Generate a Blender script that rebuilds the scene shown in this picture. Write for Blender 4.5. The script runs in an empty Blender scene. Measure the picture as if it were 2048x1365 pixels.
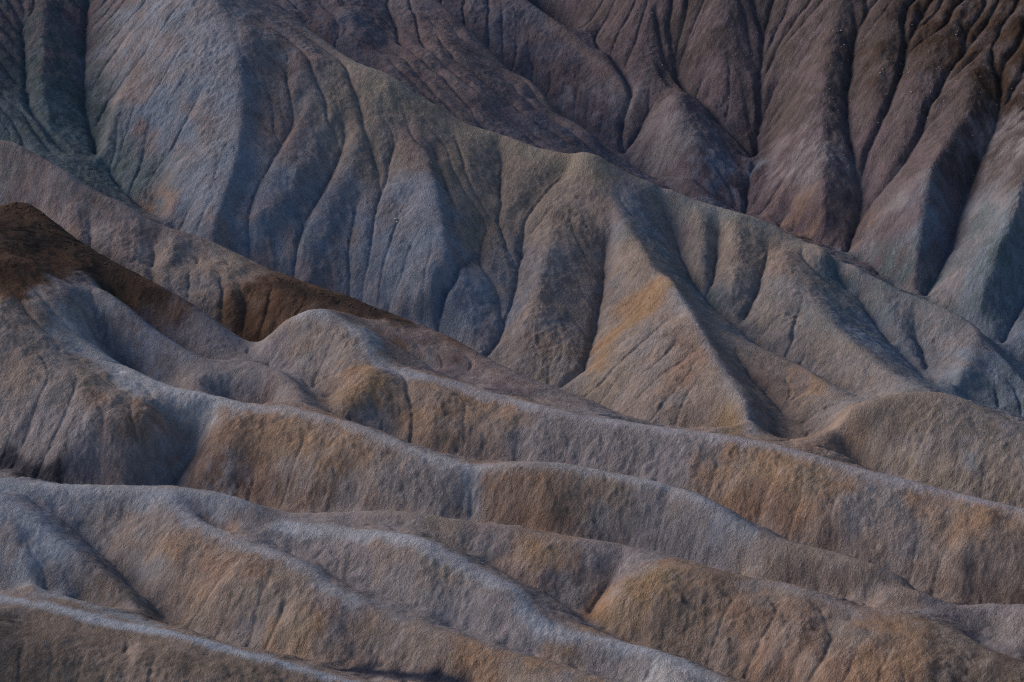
import bpy, math
import numpy as np

# ------------------------------------------------------------------ camera, sky, sun, exposure
scene = bpy.context.scene
PITCH = math.radians(20.0)
CAM_Z = 164.5
HFOV = math.radians(20.0)
FPX = 1024.0 / math.tan(HFOV / 2)          # focal length in photograph pixels (2048 wide)

cam_data = bpy.data.cameras.new('camera')
cam = bpy.data.objects.new('camera', cam_data)
scene.collection.objects.link(cam)
cam.location = (0, 0, CAM_Z)
cam.rotation_euler = (math.pi / 2 - PITCH, 0, 0)
cam_data.sensor_fit = 'HORIZONTAL'
cam_data.angle = HFOV
cam_data.clip_start = 1.0
cam_data.clip_end = 12000
scene.camera = cam

SUN_AZ = math.radians(-70)                 # low soft glow from the left, a little behind the camera
SUN_EL = math.radians(27)
world = bpy.data.worlds.new('World')
scene.world = world
world.use_nodes = True
nt = world.node_tree
bg = nt.nodes['Background']
sky = nt.nodes.new('ShaderNodeTexSky')
sky.sky_type = 'NISHITA'
sky.sun_disc = False
sky.sun_elevation = SUN_EL
sky.sun_rotation = SUN_AZ % (2 * math.pi)
sky.air_density = 1.0
sky.dust_density = 0.2
sky.ozone_density = 3.0
nt.links.new(sky.outputs[0], bg.inputs['Color'])
bg.inputs['Strength'].default_value = 0.052

sun_data = bpy.data.lights.new('sun', 'SUN')
sun = bpy.data.objects.new('sun', sun_data)
scene.collection.objects.link(sun)
sun_data.energy = 2.2
sun_data.angle = math.radians(36)
sun_data.color = (1.0, 0.84, 0.70)
to_sun = np.array([math.sin(SUN_AZ) * math.cos(SUN_EL), math.cos(SUN_AZ) * math.cos(SUN_EL), math.sin(SUN_EL)])
sun.rotation_euler = (math.pi / 2 - SUN_EL, 0, math.pi - SUN_AZ)

vs = scene.view_settings
vs.view_transform = 'Standard'
vs.look = 'None'
vs.exposure = 0.84
vs.gamma = 1.0
vs.use_curve_mapping = False

scene.cycles.use_denoising = False
scene.cycles.filter_width = 1.2

# ------------------------------------------------------------------ terrain grid
X0, X1, Y0, Y1 = -118.0, 118.0, 292.0, 545.0
DX, DY = 0.18, 0.20
NX, NY = int((X1 - X0) / DX) + 1, int((Y1 - Y0) / DY) + 1
HX, HY = DX * 2, DY * 2                      # half-resolution grid for the large forms
MX, MY = int((X1 - X0) / HX) + 1, int((Y1 - Y0) / HY) + 1
rng = np.random.default_rng(7)
CP, SP = math.cos(PITCH), math.sin(PITCH)


def world_at(u, v, y):
    """the point at distance y north of the viewpoint seen at photograph pixel u, v"""
    a, b = (u - 1024.0) / FPX, (682.5 - v) / FPX
    t = y / (CP + b * SP)
    return a * t, CAM_Z + t * (-SP + b * CP)


# Crests: (pixel u, pixel v, distance y); back = (width, drop) of the hollow behind the crest
CREST = {}
def crest(name, pts, back=None, front=None, bump=0.0):
    CREST.setdefault(name, []).append((np.array(pts, float), back, front, bump))

# far wall and its two left ridges
crest('W', [(560,-150,535),(900,-150,545),(1300,-140,535),(1700,-120,528),(2060,-110,520),(2500,-60,505)])
crest('B0', [(200,-60,512),(420,-60,518),(640,-60,522),(760,-75,525),(850,-30,516),(870,0,512),(930,50,507),(985,110,502),(1020,145,499),(1060,160,496),(1095,195,493),(1110,230,490),(1165,250,486),(1195,290,481),(1215,345,474)], back=(6,7.0))
crest('B2', [(990,-60,534),(1050,0,526),(1110,40,520),(1160,90,514),(1205,120,510),(1245,165,505),(1272,215,500)], back=(5,5.0))
crest('B3', [(1345,172,498),(1372,240,491),(1392,330,482),(1402,400,474),(1410,440,469)], front=((-4, 1.3), (-2, .3), (2, .4), (4, 1.6)))
# main ridge
crest('A', [(100,-160,512),(300,-120,505),(450,-55,496),(545,0,489),(600,45,484),(650,85,479),(690,115,475),(735,135,471),(770,145,470),(800,165,468),(830,190,467),(880,215,466),(930,250,464),(975,262,463),(1030,280,461),(1080,300,459),(1115,303,458),(1132,312,457),(1165,303,455),(1195,310,454),(1225,330,454),(1270,355,453),(1310,370,452),(1350,385,451),(1400,405,450),(1450,420,448),(1500,432,447),(1550,450,446),(1600,480,444),(1620,487,443),(1660,505,440),(1700,530,437),(1740,555,435),(1790,575,433),(1800,587,432),(1850,600,430),(1900,622,427),(1950,650,424),(1980,690,420),(2010,720,416),(2048,765,411),(2200,900,396),(2500,1000,386)], back=(8,5.5))
crest('A', [(380,-90,492),(430,-10,481),(468,90,469),(484,160,462),(488,220,457),(480,300,449),(462,380,441),(425,470,433)], front=((-9, 2.2), (-4, .5)))
crest('A', [(815,255,460),(835,300,454),(850,340,449.5),(868,420,441),(880,500,433.5),(868,600,426)], front=((-5, 1.0), (-2.5, .2), (1.8, .2), (3.2, .8)))
crest('A', [(1165,303,455),(1195,360,451),(1230,420,446),(1270,480,438),(1305,534,430.5)])
crest('A', [(1612,489,443),(1604,520,438),(1606,560,432),(1625,605,426),(1650,640,421),(1685,672,416),(1720,700,412),(1790,755,404),(1840,776,399)])
crest('A', [(1955,655,423),(1945,700,417),(1925,745,411),(1890,790,404)])
crest('A', [(-200,-80,494),(-140,60,474),(-110,200,459),(-100,260,452)])
crest('A', [(640,115,471.5),(610,210,461.0),(570,310,450.2),(515,430,437.8)], front=((-2.5, .3), (2.5, .5)))
crest('A', [(930,258,462.5),(938,330,454),(935,400,447),(928,480,439)])
crest('A', [(735,140,470),(715,230,460.8),(690,320,451.4),(640,420,441.6),(600,500,433.7)], front=((-2.5, .3), (2.5, .5)))
crest('N', [(1305,540,430.8),(1322,551,427),(1338,553,424.5),(1360,588,420),(1380,620,415),(1420,690,405),(1450,745,398),(1470,780,393),(1500,830,386),(1512,870,380),(1540,892,375)])
crest('N2', [(1385,612,424),(1420,650,418),(1480,680,413),(1560,715,408),(1620,740,404),(1680,790,396),(1725,812,391)])
# left middle ridge
crest('C', [(-420,150,462),(-200,240,448),(-60,290,441),(0,280,440),(30,285,440),(60,310,438),(100,325,437),(140,350,435),(180,385,433),(215,395,432.5),(250,410,431.5),(300,440,430),(350,460,429),(400,475,428),(450,495,427),(500,520,425),(540,540,423),(580,555,420),(640,575,417),(700,595,414),(760,620,410),(830,648,405),(880,665,402),(930,690,399),(980,725,395),(1050,755,391),(1120,782,388),(1180,805,386),(1240,832,384)], back=(8,5.0))
crest('D', [(-420,520,428),(-200,470,426),(-60,430,425),(0,412,424.5),(45,402,424),(75,418,421.5),(110,450,418),(150,480,415),(200,510,412),(260,545,408),(330,580,404.5),(400,620,401.5),(460,668,399),(512,710,396)], back=(7,5.0))
crest('D', [(110,450,418),(112,500,409),(120,550,402),(150,592,395)])
crest('E', [(150,592,395),(142,620,392.5),(142,650,390),(160,680,387),(200,710,384),(260,740,381),(330,770,378),(400,792,376),(460,806,375),(520,815,374),(580,818,373),(640,828,371.5),(700,845,369.5),(760,870,366.5),(830,900,363),(900,925,360.5),(945,933,359.5),(1000,927,359.5),(1080,922,359),(1150,930,358),(1240,950,356),(1330,968,353.5),(1400,990,350.5),(1450,1020,348),(1500,1060,345),(1560,1085,343),(1610,1093,342),(1680,1113,340),(1750,1132,338),(1830,1170,335.5),(1910,1213,333),(1990,1260,330)], back=(6.5,4.0))
crest('F', [(195,575,399),(230,600,398),(260,625,396.5),(300,655,394.5),(350,690,391.5),(400,718,389),(450,737,387.5),(500,725,387.5),(540,733,386.5),(575,750,384.5),(610,780,381.5),(648,826,377)], back=(4.5,3.2))
crest('H', [(505,708,396),(540,668,397.5),(570,640,398.5),(600,624,399),(640,616,399),(680,640,396.5),(720,660,394),(740,680,392),(745,705,390),(765,730,388),(800,744,386.5),(830,750,386),(900,765,384.5),(960,785,382.5),(1040,802,380),(1100,817,378),(1180,835,376),(1250,846,374),(1350,860,372),(1450,872,370),(1550,888,367.5),(1650,917,364.5),(1750,945,361.5),(1850,970,358.5),(1950,997,355.5),(2048,1018,352.5),(2300,1080,346)], back=(6.0,3.8))
crest('H', [(640,616,399),(690,622,402),(750,655,399.5),(810,690,396.5),(870,728,393),(950,757,389.5),(1040,782,386),(1110,808,383),(1200,833,380)], back=(4,2.2))
crest('I', [(1632,872,383),(1680,838,383.5),(1740,802,384),(1800,786,384.5),(1850,779,384.5),(1900,790,383.5),(1950,808,382),(2048,858,377.5),(2300,960,368)], back=(6,3.6))
# foreground ridges
crest('J', [(-420,880,360),(-150,930,355),(0,958,352),(60,970,351),(130,973,350.5),(220,975,350.3),(330,976,350),(430,985,349),(480,1000,348),(535,1022,346.5)], back=(6,3.6))
crest('K', [(535,1030,346.5),(620,1032,347),(700,1025,348),(780,1022,348),(850,1030,347),(940,1045,345.5),(1020,1055,344.5),(1100,1072,343),(1180,1080,342),(1250,1095,340.5),(1330,1110,339),(1390,1128,337),(1450,1145,335.5)], back=(5.5,3.4))
crest('L', [(1215,1195,331.5),(1240,1160,334),(1280,1136,335.5),(1330,1127,335.5),(1400,1130,335),(1460,1150,333.3),(1520,1160,332.5),(1560,1162,332),(1620,1182,330),(1680,1203,328),(1720,1225,326),(1800,1232,325),(1860,1246,323.5),(1940,1280,321),(2048,1330,317.5),(2250,1400,312)], back=(5,3.2))
crest('M', [(1700,1212,329.5),(1750,1217,331),(1820,1222,331.5),(1900,1221,332),(1960,1213,332),(2048,1212,332),(2300,1230,331)], back=(5,3.0))
crest('Q', [(480,1030,346),(560,1048,344.5),(650,1056,343),(760,1062,340.5),(830,1076,338),(880,1100,336),(930,1130,333.5),(1000,1160,331),(1030,1182,329),(1050,1220,326),(1080,1254,323.5),(1120,1269,322.3),(1200,1275,321.5),(1270,1290,320),(1330,1310,318),(1400,1338,315.5),(1460,1362,313.5),(1600,1420,309)], back=(5,3.2))
crest('P', [(310,978,349.5),(350,1000,347.5),(400,1045,343),(440,1070,340.5),(480,1086,339),(560,1110,336),(620,1132,333.5),(650,1172,330),(700,1198,327.5),(760,1225,325.3),(830,1250,323),(900,1273,321),(960,1289,319.5),(1040,1311,317.5),(1110,1334,315.5),(1180,1346,314.3),(1260,1366,312.5),(1400,1410,309)], back=(4.5,2.8))
crest('R', [(-300,1130,336),(0,1194,328.5),(100,1210,326.5),(200,1238,323.5),(300,1256,321.5),(400,1280,319),(480,1303,317),(560,1326,315),(640,1346,313.2),(720,1366,311.5),(850,1400,308)], back=(4.5,2.4))
crest('T', [(-250,1010,345),(0,1088,339),(30,1120,336.5),(60,1160,333.5),(100,1188,331.3),(180,1206,329.3),(250,1226,327.5),(318,1256,325)], back=(4,2.0))
crest('T', [(-200,985,348),(0,1000,346),(60,1030,343.5),(130,1085,339.5),(180,1120,337),(240,1180,332.5),(290,1225,329.3)])

# Gullies with known distance
def deeper(d, pts):
    n = len(pts) - 1
    return [(u, v, y + d * min(1.0, i / 1.5, (n - i) / 1.5 + .35)) for i, (u, v, y) in enumerate(pts)]


VALLEY = [
    [(1250,318,492),(1240,250,498),(1258,180,505),(1230,110,513),(1195,60,520),(1180,0,528),(1175,-60,533)],
    [(1250,322,490),(1380,425,480),(1515,420,476),(1600,470,468),(1700,510,460),(1850,598,445),(2000,695,431),(2100,770,424),(2400,900,408)],
    [(1515,415,476),(1518,340,486),(1480,275,494),(1420,212,502),(1358,160,508),(1350,80,516)],
    [(1248,318,492),(1275,270,496),(1320,200,502),(1345,165,503)],
    # in front of the main ridge
    [(1140,345,455.5),(1050,410,448.8),(960,500,438.3),(917,548,433.2),(900,600,430),(876,655,426)],
    [(1000,285,462),(1003,330,457.5),(990,410,448),(945,505,438.3),(917,548,433.2)],
    [(870,330,455),(892,400,447.2),(905,460,441.3),(917,548,433.2)],
    [(790,275,457.5),(775,310,453.8),(740,360,448.8),(690,440,441.2),(640,530,432.7),(590,575,428)],
    [(497,60,472.5),(505,200,460),(500,280,452.5),(485,350,445.5),(450,440,437),(420,500,431)],
    [(190,-70,505),(178,0,496),(165,120,481),(168,240,466),(205,340,453),(320,440,440),(420,500,431)],
    [(420,500,433),(590,575,430),(740,640,426),(876,662,425),(960,722,418),(1040,762,411.5),(1118,778,410),(1180,820,403),(1260,850,394)],
    [(1215,500,441.5),(1208,560,435),(1198,640,427),(1184,700,419.5),(1178,745,413.5),(1118,778,410)],
    deeper(2.0, [(1318,395,452),(1352,470,446),(1372,550,436.5),(1420,612,428),(1470,662,421.5),(1560,720,414),(1640,760,408),(1700,800,401),(1760,808,396)]),
    deeper(2.2, [(1640,525,443),(1690,580,435),(1750,640,427),(1800,700,419.5),(1850,762,411),(1900,790,407),(1980,820,403),(2100,880,397),(2400,1000,388)]),
    deeper(1.8, [(1850,640,427),(1890,720,417),(1880,775,409)]),
    deeper(2.6, [(1420,665,413),(1480,735,404.5),(1540,800,396),(1590,850,390),(1615,872,387)]),
    [(1260,850,391),(1400,876,389),(1520,895,386),(1615,880,387.5),(1700,930,380.5),(1800,970,374),(1950,1000,368.5),(2100,1050,363)],
    # between the middle ridges
    [(178,600,398),(186,640,397.4),(182,680,394.6),(215,722,391.8),(300,772,387.4),(370,805,383)],
    [(380,745,386.5),(368,790,381)],
    deeper(1.5, [(515,716,394),(585,770,385.5),(640,825,378.5),(662,836,376)]),
    [(662,836,378),(760,880,375.5),(900,930,371.5),(1000,945,370.5),(1200,960,367),(1400,1010,361),(1560,1100,353),(1750,1150,348),(1910,1218,342),(2100,1250,340)],
    deeper(2.2, [(640,720,391),(655,780,383.5),(660,833,376.5)]),
    [(-420,640,403),(-300,760,385),(-230,860,371),(-150,960,361)],
    # E's cross gully and the notch by the front dome
    [(432,826,375),(400,880,372.5),(355,940,368.5),(330,975,365.2)],
    [(945,940,359.8),(948,980,357.6),(952,1030,354.6),(960,1055,352.8)],
    [(-420,990,374),(-150,960,369),(0,920,366),(80,965,362),(200,985,361.5),(330,985,363),(450,1000,362),(560,1030,359.5),(760,1040,356.3),(960,1055,352.6),(1100,1085,350),(1250,1110,348),(1380,1140,345),(1500,1170,341.5)],
    [(1500,1170,339),(1620,1195,337),(1800,1225,335.5),(1920,1225,336)],
    # foreground hollows
    [(40,985,349.5),(110,1020,347.5),(170,1072,345),(230,1140,340),(300,1215,334.5),(340,1252,331),(420,1285,326.5)],
    deeper(1.2, [(0,1065,341),(60,1110,337.5),(100,1150,334),(145,1195,330.7)]),
    deeper(1.8, [(350,985,348.5),(400,1030,345.5),(440,1060,342.5),(560,1098,338.2),(640,1140,334),(720,1180,330.5),(830,1215,327.5),(920,1265,323.5),(1000,1295,320.5),(1120,1340,317.5),(1300,1385,312)]),
    [(560,1040,346.4),(700,1045,346.6),(800,1055,345.2),(880,1080,343),(960,1120,340.5),(1020,1150,338)],
    [(1020,1150,338),(1100,1200,335),(1180,1245,331),(1200,1268,328),(1300,1300,324.5),(1420,1345,321),(1600,1420,314)],
    [(1240,1110,341),(1235,1160,337.5),(1215,1200,335),(1195,1250,330.8)],
    [(420,1285,326.5),(560,1320,322),(700,1330,318.9),(800,1340,317.6),(900,1356,316),(1000,1385,313)],
    [(640,1318,320.3),(740,1323,319.7),(830,1336,318.2),(900,1353,316.4)],
    [(740,1353,315.9),(820,1363,314.8),(900,1375,313.7)],
    [(640,1140,334.2),(690,1180,330.3)],
    [(-300,1200,337),(0,1200,335),(150,1225,332),(340,1256,329.5)],
    [(1930,1230,331.5),(1960,1290,326),(2000,1330,321.5)],
    # below the frame
    [(-300,1560,306),(0,1540,305),(300,1520,303.5),(700,1480,301),(1100,1470,303),(1500,1520,304),(2100,1520,306)],
]
RIDGE_ID = ['W', 'B0', 'B2', 'B3', 'A', 'N', 'N2', 'C', 'D', 'E', 'F', 'H', 'I', 'J', 'K', 'L', 'M', 'Q', 'P', 'R', 'T']


def densify(p, step=0.15):
    out = []
    for a, b in zip(p[:-1], p[1:]):
        n = max(2, int(np.linalg.norm(b - a) / step))
        out.append(a + (b - a) * np.linspace(0, 1, n, endpoint=False)[:, None])
    out.append(p[-1:])
    return np.concatenate(out)


def to_world(pts):
    x, z = world_at(pts[:, 0], pts[:, 1], pts[:, 2])
    return np.stack([x, pts[:, 2], z], 1)


def smooth_line(p):
    """round the corners of a traced line a little (Chaikin), ends kept"""
    for _ in range(2):
        q = np.empty((2 * len(p) - 2, 3))
        q[0::2] = p[:-1] * 0.75 + p[1:] * 0.25
        q[1::2] = p[:-1] * 0.25 + p[1:] * 0.75
        p = np.concatenate([p[:1], q, p[-1:]])
    return p


def blur1(a, sig, axis):
    if sig < 0.05:
        return a
    r = max(1, int(math.ceil(sig * 3)))
    k = np.exp(-0.5 * (np.arange(-r, r + 1) / sig) ** 2); k /= k.sum()
    pad = [(0, 0), (0, 0)]; pad[axis] = (r, r)
    p = np.pad(a, pad, mode='edge')
    n = a.shape[axis]
    out = np.zeros_like(a)
    for i, w in enumerate(k):
        out += w * (p[i:i + n] if axis == 0 else p[:, i:i + n])
    return out


def blur(a, sx, sy):
    return blur1(blur1(a, sx, 1), sy, 0)


def rasterise(lines, mx, my, hx, hy):
    """lines: list of (N,3) world points, later lines win nothing: values average"""
    s = np.zeros(mx * my); c = np.zeros(mx * my)
    for p in lines:
        i = np.rint((p[:, 0] - X0) / hx).astype(int); j = np.rint((p[:, 1] - Y0) / hy).astype(int)
        ok = (i >= 0) & (i < mx) & (j >= 0) & (j < my)
        np.add.at(s, j[ok] * mx + i[ok], p[ok, 2]); np.add.at(c, j[ok] * mx + i[ok], 1)
    m = c > 0
    s[m] /= c[m]
    return s.reshape(my, mx), m.reshape(my, mx)


def resize(a, my, mx):
    jy = np.linspace(0, a.shape[0] - 1, my); ix = np.linspace(0, a.shape[1] - 1, mx)
    j0 = np.minimum(jy.astype(int), a.shape[0] - 2); i0 = np.minimum(ix.astype(int), a.shape[1] - 2)
    fy = (jy - j0)[:, None]; fx = (ix - i0)[None, :]
    r0 = a[j0] * (1 - fy) + a[j0 + 1] * fy
    return r0[:, i0] * (1 - fx) + r0[:, i0 + 1] * fx


def solve(lines, curve):
    """membrane through the lines with downward curvature (rounded hills), coarse to fine"""
    z = None
    for f in (16, 8, 4, 2, 1):
        mx, my = MX // f + 1, MY // f + 1
        hx, hy = (X1 - X0) / (mx - 1), (Y1 - Y0) / (my - 1)
        if f == 1:
            mx, my, hx, hy = MX, MY, HX, HY
        val, fix = rasterise(lines, mx, my, hx, hy)
        if z is None:
            z = np.full((my, mx), float(val[fix].mean()))
        else:
            z = resize(z, my, mx)
        cur = resize(curve, my, mx)
        z[fix] = val[fix]
        wx, wy = 1 / hx ** 2, 1 / hy ** 2
        d = 2 * (wx + wy)
        jj, ii = np.indices((my, mx))
        masks = [(((jj + ii) % 2) == k) & ~fix for k in (0, 1)]
        om = 1.85 if f > 1 else 1.8
        for it in range({16: 300, 8: 250, 4: 200, 2: 160, 1: 110}[f]):
            for m in masks:
                p = np.pad(z, 1, mode='edge')
                t = (wx * (p[1:-1, :-2] + p[1:-1, 2:]) + wy * (p[:-2, 1:-1] + p[2:, 1:-1]) + cur) / d
                z[m] += om * (t[m] - z[m])
    return z


gx = np.linspace(X0, X0 + HX * (MX - 1), MX); gy = np.linspace(Y0, Y0 + HY * (MY - 1), MY)
GX, GY = np.meshgrid(gx, gy)


def sstep(a, b, x):
    t = np.clip((x - a) / (b - a), 0, 1)
    return t * t * (3 - 2 * t)


# how rounded: the soft front hills, the sharp main ridge and far wall
soft = 1 - sstep(385, 425, GY + 0.10 * GX)
curve = 0.014 + 0.050 * soft

crest_lines, crest_ids, all_lines, shoulder = [], [], [], []
for name in CREST:
    for pts, back, front, bump in CREST[name]:
        w = densify(smooth_line(to_world(pts)))
        crest_lines.append(w); crest_ids.append(name)
        all_lines.append(w)
        if name in 'EHPQRJKLI':          # broad trodden crests of the soft front ridges
            wd = {'R': 1.9, 'E': 1.5, 'Q': 1.5}.get(name, 1.2)
            shoulder.append(densify(smooth_line(to_world(pts) + np.array([-0.3 * wd, -wd, -0.24 * wd]))))
        for off, drop in (front or ()):
            t = densify(smooth_line(to_world(pts)[1:] + np.array([off, 0, -drop])))
            shoulder.append(t)
valley_lines = [densify(smooth_line(to_world(np.array(v, float)))) for v in VALLEY]
occupied = np.concatenate(crest_lines)[::4]
vocc = np.concatenate(valley_lines)[::4]
for name in CREST:
    for pts, back, front, bump in CREST[name]:
        if back:
            w = to_world(pts)
            wd, dr = back
            w2 = densify(smooth_line(w + np.array([wd * 0.25, wd, -dr])))
            keep = np.ones(len(w2), bool)
            # leave the hollow out where another traced line already shapes the ground
            for occ, rad in ((occupied, 4.0), (vocc, 5.0)):
                for s in range(0, len(w2), 400):
                    d2 = ((w2[s:s + 400, None, :2] - occ[None, :, :2]) ** 2).sum(-1).min(1)
                    keep[s:s + 400] &= d2 > rad ** 2
            valley_lines.append(w2[keep])
valley_lines += shoulder
stage1 = solve(all_lines + valley_lines, curve)


def sample(a, x, y, hx=HX, hy=HY):
    fi = np.clip((x - X0) / hx, 0, a.shape[1] - 1.001); fj = np.clip((y - Y0) / hy, 0, a.shape[0] - 1.001)
    i = fi.astype(int); j = fj.astype(int); fi = fi - i; fj = fj - j
    return (a[j, i] * (1 - fi) + a[j, i + 1] * fi) * (1 - fj) + (a[j + 1, i] * (1 - fi) + a[j + 1, i + 1] * fi) * fj


def ray_hit(a, u, v, ymin=293.0):
    """first ground met along the line of sight beyond ymin: gives a surveyed point for a traced pixel"""
    ys = np.arange(ymin, Y1 - 1, 0.2)
    x, z = world_at(np.float64(u), np.float64(v), ys)
    h = sample(a, x, ys)
    hit = np.nonzero(z < h)[0]
    return ys[hit[0]] if len(hit) else ys[-1]


# Spurs (negative: stands towards the viewer) and gullies (positive) on the faces: (u, v, metres)
FACE = [
    # far wall
    (455, [(1536,-40,2),(1535,60,3.2),(1540,150,3.5),(1542,220,3.5),(1537,280,3.5),(1520,330,3.0)]),
    (441, [(1690,-40,-2),(1675,60,-2.5),(1650,150,-3),(1636,205,-3.5),(1640,270,-4),(1648,330,-4),(1642,390,-3.5),(1648,440,-2)]),
    (441, [(1718,10,1.5),(1712,60,2.5),(1698,110,3),(1692,200,3),(1712,280,3.2),(1728,345,3.5),(1730,400,3.2),(1716,450,2.5),(1700,500,1.2)]),
    (441, [(1835,-30,1.5),(1820,60,2),(1812,130,2.3),(1798,180,2.3),(1775,250,2.3),(1752,300,2.5),(1732,338,3)]),
    (441, [(1770,0,-1),(1760,120,-1.5),(1740,220,-1.5),(1728,290,-1)]),
    (441, [(1938,20,2),(1912,90,2.2),(1882,135,2.2),(1864,215,2.2),(1850,260,1.8),(1800,330,1.5),(1745,410,1.5)]),
    (441, [(1900,40,-1.3),(1850,130,-1.5),(1815,230,-1.5),(1790,290,-1)]),
    (441, [(2010,110,2),(1996,200,2.5),(1975,270,2.8),(1948,340,3),(1925,390,3),(1916,450,2.7),(1890,520,2.2),(1850,590,1)]),
    (441, [(1950,120,-1.5),(1930,220,-2.5),(1880,300,-3),(1858,350,-3.4),(1842,430,-3.5),(1835,500,-2.5),(1825,560,-1)]),
    (432, [(2070,230,-2),(2052,330,-3),(2030,420,-3.5),(1995,490,-3),(1968,560,-2.4),(1955,620,-1.2)]),
    (428, [(2090,480,2.5),(2060,560,2.5),(2030,620,2),(2000,690,1)]),
    (455, [(1450,-20,-1.5),(1440,90,-2),(1440,180,-2.2),(1470,230,-1.2)]),
    (460, [(1280,-30,-1),(1290,60,-1.5),(1310,130,-1.2)]),
    # behind the main ridge, left
    (475, [(768,-20,1.5),(772,40,2),(772,100,1.5)]),
    (475, [(700,-20,-1),(705,40,-1.4),(715,90,-1)]),
    (475, [(880,60,-1.0),(920,120,-1.3),(960,190,-1.0)]),
    (475, [(1020,190,1.0),(1000,240,1.2)]),
    # main ridge: rills and ribs
    (425, [(590,95,.6),(560,150,1.0),(530,220,1.2),(500,290,1.0)]),
    (425, [(648,135,.6),(612,200,1.1),(590,240,1.2),(560,290,1.3),(500,370,1.0),(455,450,.6)]),
    (425, [(600,110,-.6),(585,200,-.9),(540,280,-.8)]),
    (425, [(700,170,-1),(650,260,-1.4),(600,340,-1.4),(540,430,-1)]),
    (425, [(720,230,.8),(690,300,1.1),(650,360,1.2),(600,440,1.0)]),
    (425, [(760,190,-1),(730,280,-1.2),(690,350,-1),(650,430,-1)]),
    (425, [(905,250,.4),(900,320,.8),(908,400,1.0)]),
    (425, [(940,270,-.8),(935,350,-1.2),(930,430,-1.2),(925,500,-.6)]),
    (425, [(1060,310,-.6),(1040,370,-.8),(1000,440,-.8),(950,510,-.5)]),
    (410, [(1050,460,.5),(1045,540,.8),(1030,600,.8),(1000,680,.6)]),
    (410, [(1105,420,-1),(1090,520,-1.6),(1065,620,-1.6),(1040,700,-1)]),
    (396, [(1350,600,-.3),(1300,650,-1.3),(1240,700,-1.9),(1185,738,-1.7),(1135,772,-.8)]),
    (410, [(1190,560,-.8),(1150,640,-1.0),(1120,720,-.8)]),
    (410, [(965,560,-.4),(940,630,-.5),(925,680,-.3)]),
    (410, [(1000,560,.4),(985,620,.7),(972,690,.5)]),
    (415, [(1400,420,-.8),(1410,490,-1.1),(1400,560,-.8)]),
    (415, [(1440,430,.6),(1430,500,.9),(1425,570,.6)]),
    (415, [(1535,470,.5),(1525,560,1.0),(1490,630,1.2),(1475,655,.6)]),
    (415, [(1470,450,-.7),(1475,520,-.9),(1465,590,-.6)]),
    (415, [(1570,500,-.8),(1575,580,-1.0),(1570,660,-.8)]),
    (405, [(1690,540,.6),(1740,650,0.8),(1800,715,.4)]),
    (405, [(1760,600,-.8),(1790,660,-1),(1830,720,-.6)]),
    (405, [(1830,620,.5),(1840,690,.8),(1855,750,.6)]),
    # left recess
    (440, [(90,0,-1.2),(85,120,-1.4),(90,230,-1)]),
    (440, [(40,0,.8),(45,120,1.0),(60,220,.8)]),
    (430, [(240,170,-1.2),(215,260,-1.4),(200,330,-1)]),
    (430, [(255,120,1),(230,200,1.4),(215,250,1),(195,320,1)]),
    (430, [(300,260,1.0),(305,330,1.3),(318,420,1)]),
    # left middle ridge
    (415, [(190,395,.3),(180,430,.8),(185,470,.8)]),
    (410, [(305,455,.2),(312,490,.7),(310,530,.9)]),
    (410, [(380,480,.2),(370,510,.6),(350,550,.8)]),
    (410, [(345,470,-.6),(340,520,-.8)]),
    (405, [(470,520,-.5),(450,570,-.8),(440,620,-.6)]),
    (403, [(545,548,-.6),(530,600,-.9),(520,650,-.6)]),
    # long ridges
    (358, [(290,772,-.8),(240,800,-2.0),(180,850,-2.4),(110,910,-1.8)]),
    (358, [(305,795,-1.8),(300,840,-2.8),(270,900,-2.6),(230,945,-1.8)]),
    (358, [(480,815,-.8),(455,850,-1.2),(420,930,-1.2)]),
    (358, [(640,835,-.5),(640,900,-1.0),(640,980,-.8)]),
    (352, [(1080,925,-.4),(1100,1000,-1.0)]),
    (352, [(1330,970,-.2),(1340,1050,-.8)]),
    (362, [(760,740,-1.0),(720,785,-2.2),(675,822,-1.4)]),
    (355, [(1000,800,-.3),(1010,860,-.7),(1020,910,-.5)]),
    (355, [(1520,890,-.3),(1480,980,-.9)]),
    (345, [(1740,950,-.5),(1690,990,-1.2),(1640,1060,-1.0)]),
    (345, [(1950,1000,-.3),(1920,1100,-.9),(1900,1180,-.7)]),
    (322, [(530,1105,-.8),(480,1160,-1.3),(420,1230,-1.1)]),
    (320, [(330,985,-.6),(350,1060,-1.0),(330,1140,-.9)]),
    (315, [(660,1180,-.3),(620,1240,-.9),(590,1300,-.7)]),
    (317, [(1100,1080,-.4),(1060,1140,-.9)]),
    (312, [(1340,1130,-.8),(1280,1190,-1.3),(1230,1250,-1)]),
    (310, [(1740,1228,-.5),(1690,1280,-1.0),(1640,1350,-.8)]),
    (310, [(1850,1245,-.5),(1870,1320,-1.1)]),
    (312, [(1560,1165,-.2),(1560,1260,-.7),(1540,1340,-.6)]),
]
face_lines = []
for ymin, pts in FACE:
    w = []
    for u, v, d in pts:
        y0 = ray_hit(stage1, u, v, ymin)
        y = y0 + d * ((1.15 if d > 0 else 1.2) if y0 > 458 and u > 1230 else (0.5 if 425 == ymin else 1.2))
        x, z = world_at(u, v, y)
        w.append((x, y, z))
    face_lines.append(densify(smooth_line(np.array(w))))

lines2 = all_lines + valley_lines + face_lines
Z = solve(lines2, curve)

# round crests and hollows; the front hills much more than the sharp main ridge
far = sstep(462, 480, GY) * sstep(10, 35, GX)


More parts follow.
